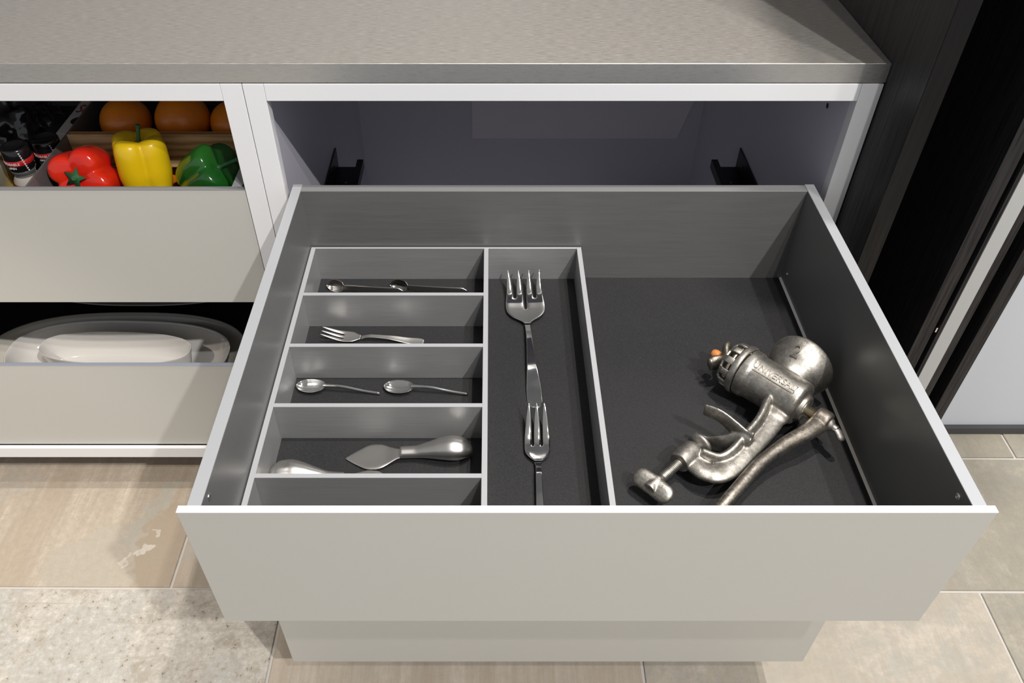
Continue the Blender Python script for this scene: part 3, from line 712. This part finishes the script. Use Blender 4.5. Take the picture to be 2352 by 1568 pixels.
# clamp screw with thread, pad and wing
sa, sz = -0.014, ZC - .018
bm = bmesh.new(); pr = [(0, -0.199)]; y = -0.199
while y > -0.240: pr += [(0.0070, y), (0.0070, y - .0006), (0.0050, y - 0.0017)]; y -= 0.0027
pr += [(0.0058, -0.241), (0.0060, -0.252), (0, -0.252)]; lathe_bm(bm, pr, 20, alongH(0, sa, sz))
lathe_bm(bm, [(0, -0.172), (0.0055, -0.172), (0.0055, -0.160), (0.0165, -0.159), (0.0185, -0.156), (0.0185, -0.153), (0.014, -0.151), (0, -0.152)], 26, alongH(0, sa, sz))
scw = finish(bm, 'clamp_screw', M['cast'], gr, True)
bm = bmesh.new()
tube_bm(bm, [(sa, -0.248, sz), (sa, -0.270, sz)], [0.0100, 0.0085], 18)
wg = [(sa + e, -0.260 - abs(e) * 0.05, sz + 0.0 * e) for e in [x / 1000 for x in range(-31, 32, 2)]]
tube_bm(bm, wg, [0.0142 * max(0.06, (1 - (abs(p[0] - sa) / 0.0315) ** 6)) ** .5 for p in wg], 16, 0.46, up=Vector((0, -0.55, 0.83)))
wing = finish(bm, 'wing', M['cast'], scw, True)
rm = wing.modifiers.new('r', 'REMESH'); rm.mode = 'VOXEL'; rm.voxel_size = 0.0010; rm.use_smooth_shade = True
sm_ = wing.modifiers.new('s', 'SMOOTH'); sm_.factor = 0.6; sm_.iterations = 5
apply_mods(wing); smooth_obj(wing)
# raised lettering on the barrel and the hopper
def wrap_barrel(p, th0=radians(-18), a0=0.003, R=0.0346):
    th = th0 + p.y / R; r = R + p.z
    return Vector((a0 + p.x, r * sin(th), ZC + r * cos(th)))
text_part('UNIVERSAL', 0.0138, 0.0013, wrap_barrel, 'lettering', M['letter'], gr, 1, 1.02)
bm = bmesh.new()
for yo in (-0.0085,):
    pts = [wrap_barrel(Vector((x / 1000, yo, 0.0002))) for x in range(-34, 37, 2)]
    tube_bm(bm, pts, 0.0007, 6)
for x in (-34, 36): tube_bm(bm, [wrap_barrel(Vector((x / 1000, yy / 1000, 0.0002))) for yy in (-8.5, -4, 1, 5)], 0.0007, 6)
finish(bm, 'lettering_border', M['letter'], gr, True)
def wrap_hopper(p, h0=0.050, a0=HA - 0.006):
    h = h0 + p.y; r = interp([(0.030, 0.0270), (0.040, 0.0335), (0.049, 0.0405), (0.058, 0.0455), (0.067, 0.049), (0.078, 0.0508)], h) + p.z + 0.0005
    th = p.x / r - 0.12
    return Vector((HA + r * sin(th) , h, ZC + r * cos(th)))
text_part('2', 0.026, 0.0011, wrap_hopper, 'lettering', M['letter'], gr, 2)

# ------------------------------------------------------------------ vegetables and jars in the left drawer
VF = 0.660
dv = box('drawer_divider', -0.7905, -0.7870, 1.176, 1.780, VF, 0.819, M['side_in'], None)
tag(dv, 'thin grey metal partition between the spice jars and the peppers', 'divider')
wb = thing('wooden_partition', (-0.61, 1.358, VF), 'pale wooden board across the vegetable drawer behind the peppers', 'board')
box('board', -0.7868, -0.4405, 1.350, 1.364, 0.752, 0.8200, M['wood'], wb, 0.0008)
box('groove', -0.7868, -0.4405, 1.3556, 1.3572, 0.8196, 0.8206, mat('wood_groove', (0.14, 0.07, 0.03), 0.7), wb)

def mat_veg(name, c1, c2, rough=0.22):
    m = mat(name, c1, rough, 0, 0.5, 0.3); n = NT(m)
    f = n.noise(n.coords('Object'), 9, 3, 0.5); f2 = n.noise(n.coords('Object'), 60, 4, 0.5)
    n.l(n.ramp(f, [(0.38, c1), (0.66, c2)]), n.b.inputs['Base Color']); n.bump(f2, 0.05, 0.001); return m
M['red'] = mat_veg('red_pepper_skin', (0.66, 0.006, 0.010), (0.78, 0.04, 0.008), 0.16)
M['yellow'] = mat_veg('yellow_pepper_skin', (0.80, 0.52, 0.005), (0.84, 0.60, 0.01), 0.3)
M['green'] = mat_veg('green_pepper_skin', (0.008, 0.085, 0.012), (0.02, 0.13, 0.012), 0.16)
M['stem'] = mat('green_stem', (0.03, 0.13, 0.045), 0.55)
M['orange'] = mat_veg('orange_peel', (0.85, 0.27, 0.008), (0.80, 0.21, 0.006), 0.42)
def pepper(loc, rot, R, H, lobes, m, label, group, seed=0, stemlen=0.03, depth=0.2, star=False):
    t = thing('bell_pepper', loc, label, 'pepper', group, rot=rot)
    rnd = random.Random(seed); ph = rnd.uniform(0, 6.28); amp = [rnd.uniform(0.85, 1.1) for _ in range(lobes)]
    nt, na = 26, 72; bm = bmesh.new(); rings = []
    for i in range(nt + 1):
        s = i / nt
        prof = interp([(0, 0.02), (0.04, 0.40), (0.12, 0.74), (0.3, 0.93), (0.55, 1.0), (0.75, 1.0), (0.88, 0.90), (0.95, 0.66), (0.985, 0.36), (1, 0.03)], s)
        z = interp([(0, 0.05), (0.04, 0.015), (0.12, 0.05), (0.3, 0.25), (0.55, 0.52), (0.75, 0.80), (0.88, 0.96), (0.95, 1.0), (0.985, 0.95), (1, 0.88)], s) * H
        ring = []
        for k in range(na):
            th = 2 * pi * k / na; l = (th + ph) * lobes / (2 * pi); li = int(l) % lobes; fr = l - int(l)
            lob = abs(sin(pi * fr)) ** 0.55
            dd = depth * (0.7 + 0.5 * abs(2 * s - 1))
            r = R * prof * ((1 - dd) + dd * lob) * (1 + (amp[li] - 1) * lob)
            zz = z + (H * 0.055 * (lob - .5) * (1 if s > .5 else -1)) * (1 if (s > .8 or s < .15) else 0.2)
            ring.append(bm.verts.new((r * cos(th), r * sin(th), zz)))
        rings.append(ring)
    for a, b in zip(rings, rings[1:]):
        for k in range(na): bm.faces.new((a[k], a[(k + 1) % na], b[(k + 1) % na], b[k]))
    bm.faces.new(rings[0]); bm.faces.new(list(reversed(rings[-1])))
    o = finish(bm, 'flesh', m, t, True); sm2 = o.modifiers.new('s', 'SMOOTH'); sm2.iterations = 3; apply_mods(o); smooth_obj(o)
    bm = bmesh.new()
    if star:
        n2 = 10; vsr = [bm.verts.new(((0.020 if k % 2 == 0 else 0.009) * cos(2 * pi * k / n2), (0.020 if k % 2 == 0 else 0.009) * sin(2 * pi * k / n2), H * 0.99 + 0.004)) for k in range(n2)]
        lo_ = [bm.verts.new((v.co.x, v.co.y, H * 0.99 + 0.0015)) for v in vsr]; bm.faces.new(vsr); bm.faces.new(list(reversed(lo_)))
        for k in range(n2): bm.faces.new((lo_[k], lo_[(k + 1) % n2], vsr[(k + 1) % n2], vsr[k]))
        lathe_bm(bm, [(0.005, H * .99 + .004), (0.0045, H * .99 + .008), (0.002, H * .99 + 0.008), (0, H * .99 + .006)], 12)
    else:
        pts = spline([(0, 0, H * 0.86), (0.001, 0, H * .93), (0.003, 0.001, H * 1.02), (stemlen * .25, 0, H * .95 + stemlen)], 6)
        tube_bm(bm, pts, [0.0085 * max(.35, 1 - i * .07) if i < 6 else 0.0034 for i in range(len(pts))], 10)
        tube_bm(bm, [pts[-1], pts[-1] + Vector((0.001, 0, 0.0035))], [0.0046, 0.0042], 10)
    finish(bm, 'stem', M['stem'], t, True); return t
GP = 'bell peppers in the left drawer'
pepper((-0.631, 1.280, 0.735), (radians(-6), radians(3), radians(20)), 0.0515, 0.115, 4, M['yellow'], 'yellow bell pepper standing upright between the red and the green one', GP, 3, 0.022, 0.34)
pepper((-0.733, 1.315, 0.765), (radians(66), 0, radians(2)), 0.0560, 0.095, 4, M['red'], 'glossy red bell pepper at the left of the yellow one', GP, 11, 0.02, 0.40, star=True)
pepper((-0.545, 1.272, 0.757), (radians(20), radians(48), radians(10)), 0.0500, 0.096, 4, M['green'], 'dark green bell pepper with curved stem at the right', GP, 5, 0.034, 0.24)
pepper((-0.660, 1.222, 0.662), (radians(10), radians(70), 0), 0.040, 0.085, 4, M['red'], 'red pepper low in the drawer under the yellow one', GP, 8, 0.01, 0.15)
pepper((-0.562, 1.228, 0.662), (radians(0), radians(8), 0), 0.040, 0.080, 4, M['yellow'], 'yellow pepper at the bottom between the upright yellow and the green one', GP, 9, 0.004, 0.15)
pepper((-0.745, 1.250, 0.662), (radians(0), radians(0), 0), 0.036, 0.050, 4, M['green'], 'green pepper at the bottom below the glossy red one', GP, 2, 0.004, 0.15)
pepper((-0.482, 1.312, 0.662), (radians(0), radians(0), 0), 0.032, 0.080, 4, M['green'], 'small dark green pepper at the far right side of the drawer', GP, 4, 0.012, 0.15)

def orange(x, y, z, r, label, seed):
    t = thing('orange', (x, y, z), label, 'orange', 'oranges behind the wooden board')
    bm = bmesh.new(); bmesh.ops.create_uvsphere(bm, u_segments=32, v_segments=20, radius=r)
    for v in bm.verts:
        v.co *= 1 + 0.03 * noise.noise(v.co * 25 + Vector((seed, 0, 0))); v.co.z *= 0.94
    finish(bm, 'peel', M['orange'], t, True)
    lathe('stem_scar', [(0, 0.0035), (0.003, 0.003), (0.0045, 0.0005), (0, -0.001)], M['stem'], t, 10, Matrix.Rotation(radians(100 + seed * 9), 4, 'X') @ Matrix.Translation((0, 0, r * .965)))
orange(-0.712, 1.440, 0.800, 0.0480, 'orange at the left end behind the wooden board', 1)
orange(-0.598, 1.436, 0.808, 0.0520, 'large orange in the middle behind the wooden board', 2)
orange(-0.497, 1.432, 0.800, 0.0470, 'orange at the right end behind the wooden board', 3)
orange(-0.655, 1.412, 0.706, 0.0450, 'orange low down between the left and middle oranges', 4)
orange(-0.548, 1.412, 0.706, 0.0450, 'orange low down between the middle and right oranges', 5)
orange(-0.738, 1.480, 0.706, 0.0450, 'orange at the bottom left corner behind the board', 6)

# spice grinder jars
M['jar_black'] = mat('black_grinder_cap', (0.008, 0.008, 0.009), 0.18, 0, 0.5, 0.5)
M['jar_glass'] = mat('clear_jar_glass', (0.9, 0.9, 0.88), 0.05); NT(M['jar_glass']).b.inputs['Transmission Weight'].default_value = 0.9
M['jar_fill'] = mat('white_pepper_fill', (0.50, 0.46, 0.40), 0.8)
M['label_red'] = mat('red_paper_label', (0.50, 0.015, 0.015), 0.4)
M['label_white'] = mat('white_paper', (0.75, 0.74, 0.71), 0.5)
M['label_blue'] = mat('blue_print', (0.02, 0.08, 0.35), 0.5)
def jar(x, y, ztop, r, label, logo, a_front):
    t = thing('spice_jar', (x, y, VF), label, 'jar', 'spice jars in the left drawer')
    h = ztop - VF
    lathe('body', [(0, 0), (r * .98, 0), (r, 0.004), (r, h - 0.066), (r * .80, h - 0.058), (r * .76, h - 0.056), (0, h - 0.056)], M['jar_fill'], t, 40)
    lathe('neck', [(r * .77, h - 0.0565), (r * .77, h - 0.052), (r * .84, h - 0.048), (r * .92, h - 0.043), (0, h - .043)], M['jar_glass'], t, 40)
    c = lathe('grinder_cap', [(r * .86, h - 0.045), (r * .95, h - 0.038), (r * .99, h - 0.020), (r * .97, h - 0.003), (r * .90, h), (r * .78, h - 0.0008), (r * .75, h - 0.003), (0, h - 0.003)], M['jar_black'], t, 40)
    lathe('cap_band', [(r * .985, h - 0.030), (r * 1.005, h - 0.0295), (r * 1.005, h - 0.0205), (r * .985, h - 0.020)], M['label_red'], c, 40)
    lathe('paper_label', [(r * .99, 0.02), (r * 1.015, 0.021), (r * 1.015, h - 0.0695), (r * .99, h - 0.0685)], M['label_red'], t, 40)
    def wr(z0, th0, R):
        return lambda p: Vector(((R + p.z) * sin(th0 + p.x / R), -(R + p.z) * cos(th0 + p.x / R), z0 + p.y))
    text_part('DISPOSABLE', 0.0068, 0.0003, wr(h - .0255, a_front - .85, r * 1.01), 'cap_print', M['label_white'], c, 1)
    text_part('OPEN', 0.0055, 0.0003, wr(h - .0335, a_front - .70, r * 1.0), 'cap_print', M['label_white'], c, 1)
    bm = bmesh.new()
    for k in range(9):
        f = wr(h - 0.007 - 0.0042 * k, a_front + 0.12 + k * .028, r * 1.012); q = 0.0017
        vv = [bm.verts.new(f(Vector(p))) for p in ((-q, q, 0), (q, q, 0), (0, -q, 0))] ; v2 = [bm.verts.new(f(Vector(p))) for p in ((-q, q, .0003), (q, q, .0003), (0, -q, .0003))]
        bm.faces.new(vv); bm.faces.new(list(reversed(v2)))
        for i in range(3): bm.faces.new((vv[i], vv[(i + 1) % 3], v2[(i + 1) % 3], v2[i]))
    finish(bm, 'arrow_print', M['label_white'], c)
    if logo:
        def patch(w2, h2, z0, th0, off, m, name):
            bm = bmesh.new(); f = wr(z0, th0, r * 1.018)
            g = [[bm.verts.new(f(Vector((-w2 + 2 * w2 * i / 6, s2 * h2, off)))) for i in range(7)] for s2 in (-1, 1)]
            for i in range(6): bm.faces.new((g[0][i], g[0][i + 1], g[1][i + 1], g[1][i]))
            return finish(bm, name, m, t, True)
        patch(0.0075, 0.0075, h - 0.0770, a_front + .45, 0.0004, M['label_white'], 'logo')
        text_part('M', 0.0105, 0.0002, wr(h - .0770, a_front + .38, r * 1.04), 'logo_print', M['label_blue'], t, 1)
        text_part('c', 0.0085, 0.0002, wr(h - .0780, a_front + .64, r * 1.04), 'logo_print', M['label_red'], t, 1)
        patch(r * .9, 0.004, h - 0.078, a_front, -.002, M['label_white'], 'upper_label')
jar(-0.842, 1.272, 0.843, 0.0240, 'black-capped glass spice jar with red label, nearest the drawer front', True, 0.55)
jar(-0.8185, 1.330, 0.826, 0.0250, 'black-capped spice jar right beside the metal partition', False, 0.6)
# white carton printed SPI.., pouch, packet
ct = thing('carton', (-0.85, 1.5, VF), 'white carton with red lettering lying beside the metal partition', 'box')
box('box', -0.8370, -0.7920, 1.400, 1.765, VF, 0.795, mat('white_carton', (0.75, 0.73, 0.70), 0.6), ct, 0.001)
text_part('SPI', 0.046, 0.0003, lambda p: Vector((-0.815 + p.x * .55 + p.y * .1 + .85, 1.500 + p.y - 1.5, 0.7955 - VF)) + Vector((0, 0, p.z)), 'box_print', mat('dark_red_print', (0.30, 0.03, 0.04), 0.5), ct, 0)
def disc(x, y, rx, ry, m, nm):
    bm = bmesh.new(); lathe_bm(bm, [(1, 0.0), (1, 0.0004), (0, 0.0004)], 28, Matrix.Translation((x + .85, y - 1.5, 0.7952 - VF)) @ Matrix.Diagonal((rx, ry, 1, 1))); finish(bm, nm, m, ct)
disc(-0.8150, 1.545, 0.018, 0.013, mat('green_grey_print', (0.10, 0.12, 0.10), .6), 'printed_oval')
disc(-0.8100, 1.452, 0.016, 0.016, M['jar_black'], 'printed_oval')
bag = thing('cellophane_bag', (-0.945, 1.475, VF), 'crumpled dark cellophane bag at the back behind the spice jars', 'bag')
bm = bmesh.new(); bmesh.ops.create_icosphere(bm, subdivisions=5, radius=1.0)
for v in bm.verts:
    p = v.co.copy(); q = p * 2.2
    k = 1 + 0.30 * noise.noise(q) + 0.10 * noise.noise(p * 7) + 0.04 * noise.noise(p * 15)
    v.co = Vector((p.x * 0.075 * k, p.y * 0.070 * k, 0.088 + max(-0.088, p.z * 0.095 * k)))
mb = mat('dark_cellophane', (0.012, 0.010, 0.016), 0.12, 0, 0.8)
finish(bm, 'bag_body', mb, bag, True)
pk = thing('food_packet', (-0.918, 1.310, VF), 'yellow and grey food packet at the far left beside the front spice jar', 'packet')
bm = bmesh.new(); bmesh.ops.create_icosphere(bm, subdivisions=4, radius=1.0)
for v in bm.verts:
    p = v.co.copy(); k = 1 + 0.15 * noise.noise(p * 3)
    v.co = Vector((p.x * 0.034 * k, p.y * 0.030 * k, 0.08 + max(-0.08, p.z * 0.085 * k)))
mpk = mat('yellow_packet_print', (0.30, 0.20, 0.03), 0.4); n_ = NT(mpk)
n_.l(n_.ramp(n_.noise(n_.coords('Object'), 12, 2), [(0.40, (0.16, 0.14, 0.10)), (0.52, (0.38, 0.25, 0.03)), (0.62, (0.04, 0.05, 0.03))]), n_.b.inputs['Base Color'])
finish(bm, 'packet_body', mpk, pk, True)

# ------------------------------------------------------------------ platters in the lower left drawer
M['grey_china'] = mat('grey_glazed_china', (0.66, 0.63, 0.56), 0.12, 0, 0.5, 0.3)
M['white_china'] = mat('white_glazed_china', (0.80, 0.775, 0.74), 0.10, 0, 0.5, 0.3)
def platter(x, y, z, a, b, h, m, label, rotz=0, e=2.5, inner=0.82, group='oval platters in the lower left drawer', nm='oval_platter', cat='platter'):
    bm = bmesh.new(); n = 96
    prof = [(0.0, 0.0), (0.60, 0.0), (0.66, 0.004), (0.80, h * .30), (0.94, h * .78), (0.99, h * .95), (1.0, h), (0.985, h + .0012), (0.965, h), (0.93, h * .86), (0.82, h * .48), (0.70, 0.010), (0.60, 0.007), (0.0, 0.006)]
    rings = []
    for (k, zz) in prof:
        if k == 0: rings.append([bm.verts.new((0, 0, zz))]); continue
        ring = []
        for i in range(n):
            t = 2 * pi * i / n; c_, s_ = cos(t), sin(t)
            off = (1 - k) * b * 0.9
            ring.append(bm.verts.new(((a - off) * abs(c_) ** (2 / e) * (1 if c_ > 0 else -1), (b - off) * abs(s_) ** (2 / e) * (1 if s_ > 0 else -1), zz)))
        rings.append(ring)
    for A_, B_ in zip(rings, rings[1:]):
        for i in range(n):
            j = (i + 1) % n
            if len(A_) == 1: bm.faces.new((A_[0], B_[i], B_[j]))
            elif len(B_) == 1: bm.faces.new((A_[i], B_[0], A_[j]))
            else: bm.faces.new((A_[i], B_[i], B_[j], A_[j]))
    o = finish(bm, nm, m, None, True); o.location = (x, y, z); o.rotation_euler = (0, 0, rotz)
    return tag(o, label, cat, group)
PF = 0.2155
platter(-0.880, 1.345, PF, 0.305, 0.150, 0.045, M['grey_china'], 'largest grey oval platter, lowest of the front stack')
platter(-0.857, 1.335, PF + 0.0115, 0.256, 0.107, 0.054, M['white_china'], 'medium cream oval platter nested in the largest grey one', radians(-2))
platter(-0.850, 1.320, PF + 0.0240, 0.172, 0.052, 0.068, M['white_china'], 'small white oval dish on top of the nested platters', radians(-2.5))
platter(-0.880, 1.690, PF, 0.320, 0.165, 0.040, M['grey_china'], 'grey oval platter at the back of the lower left drawer')
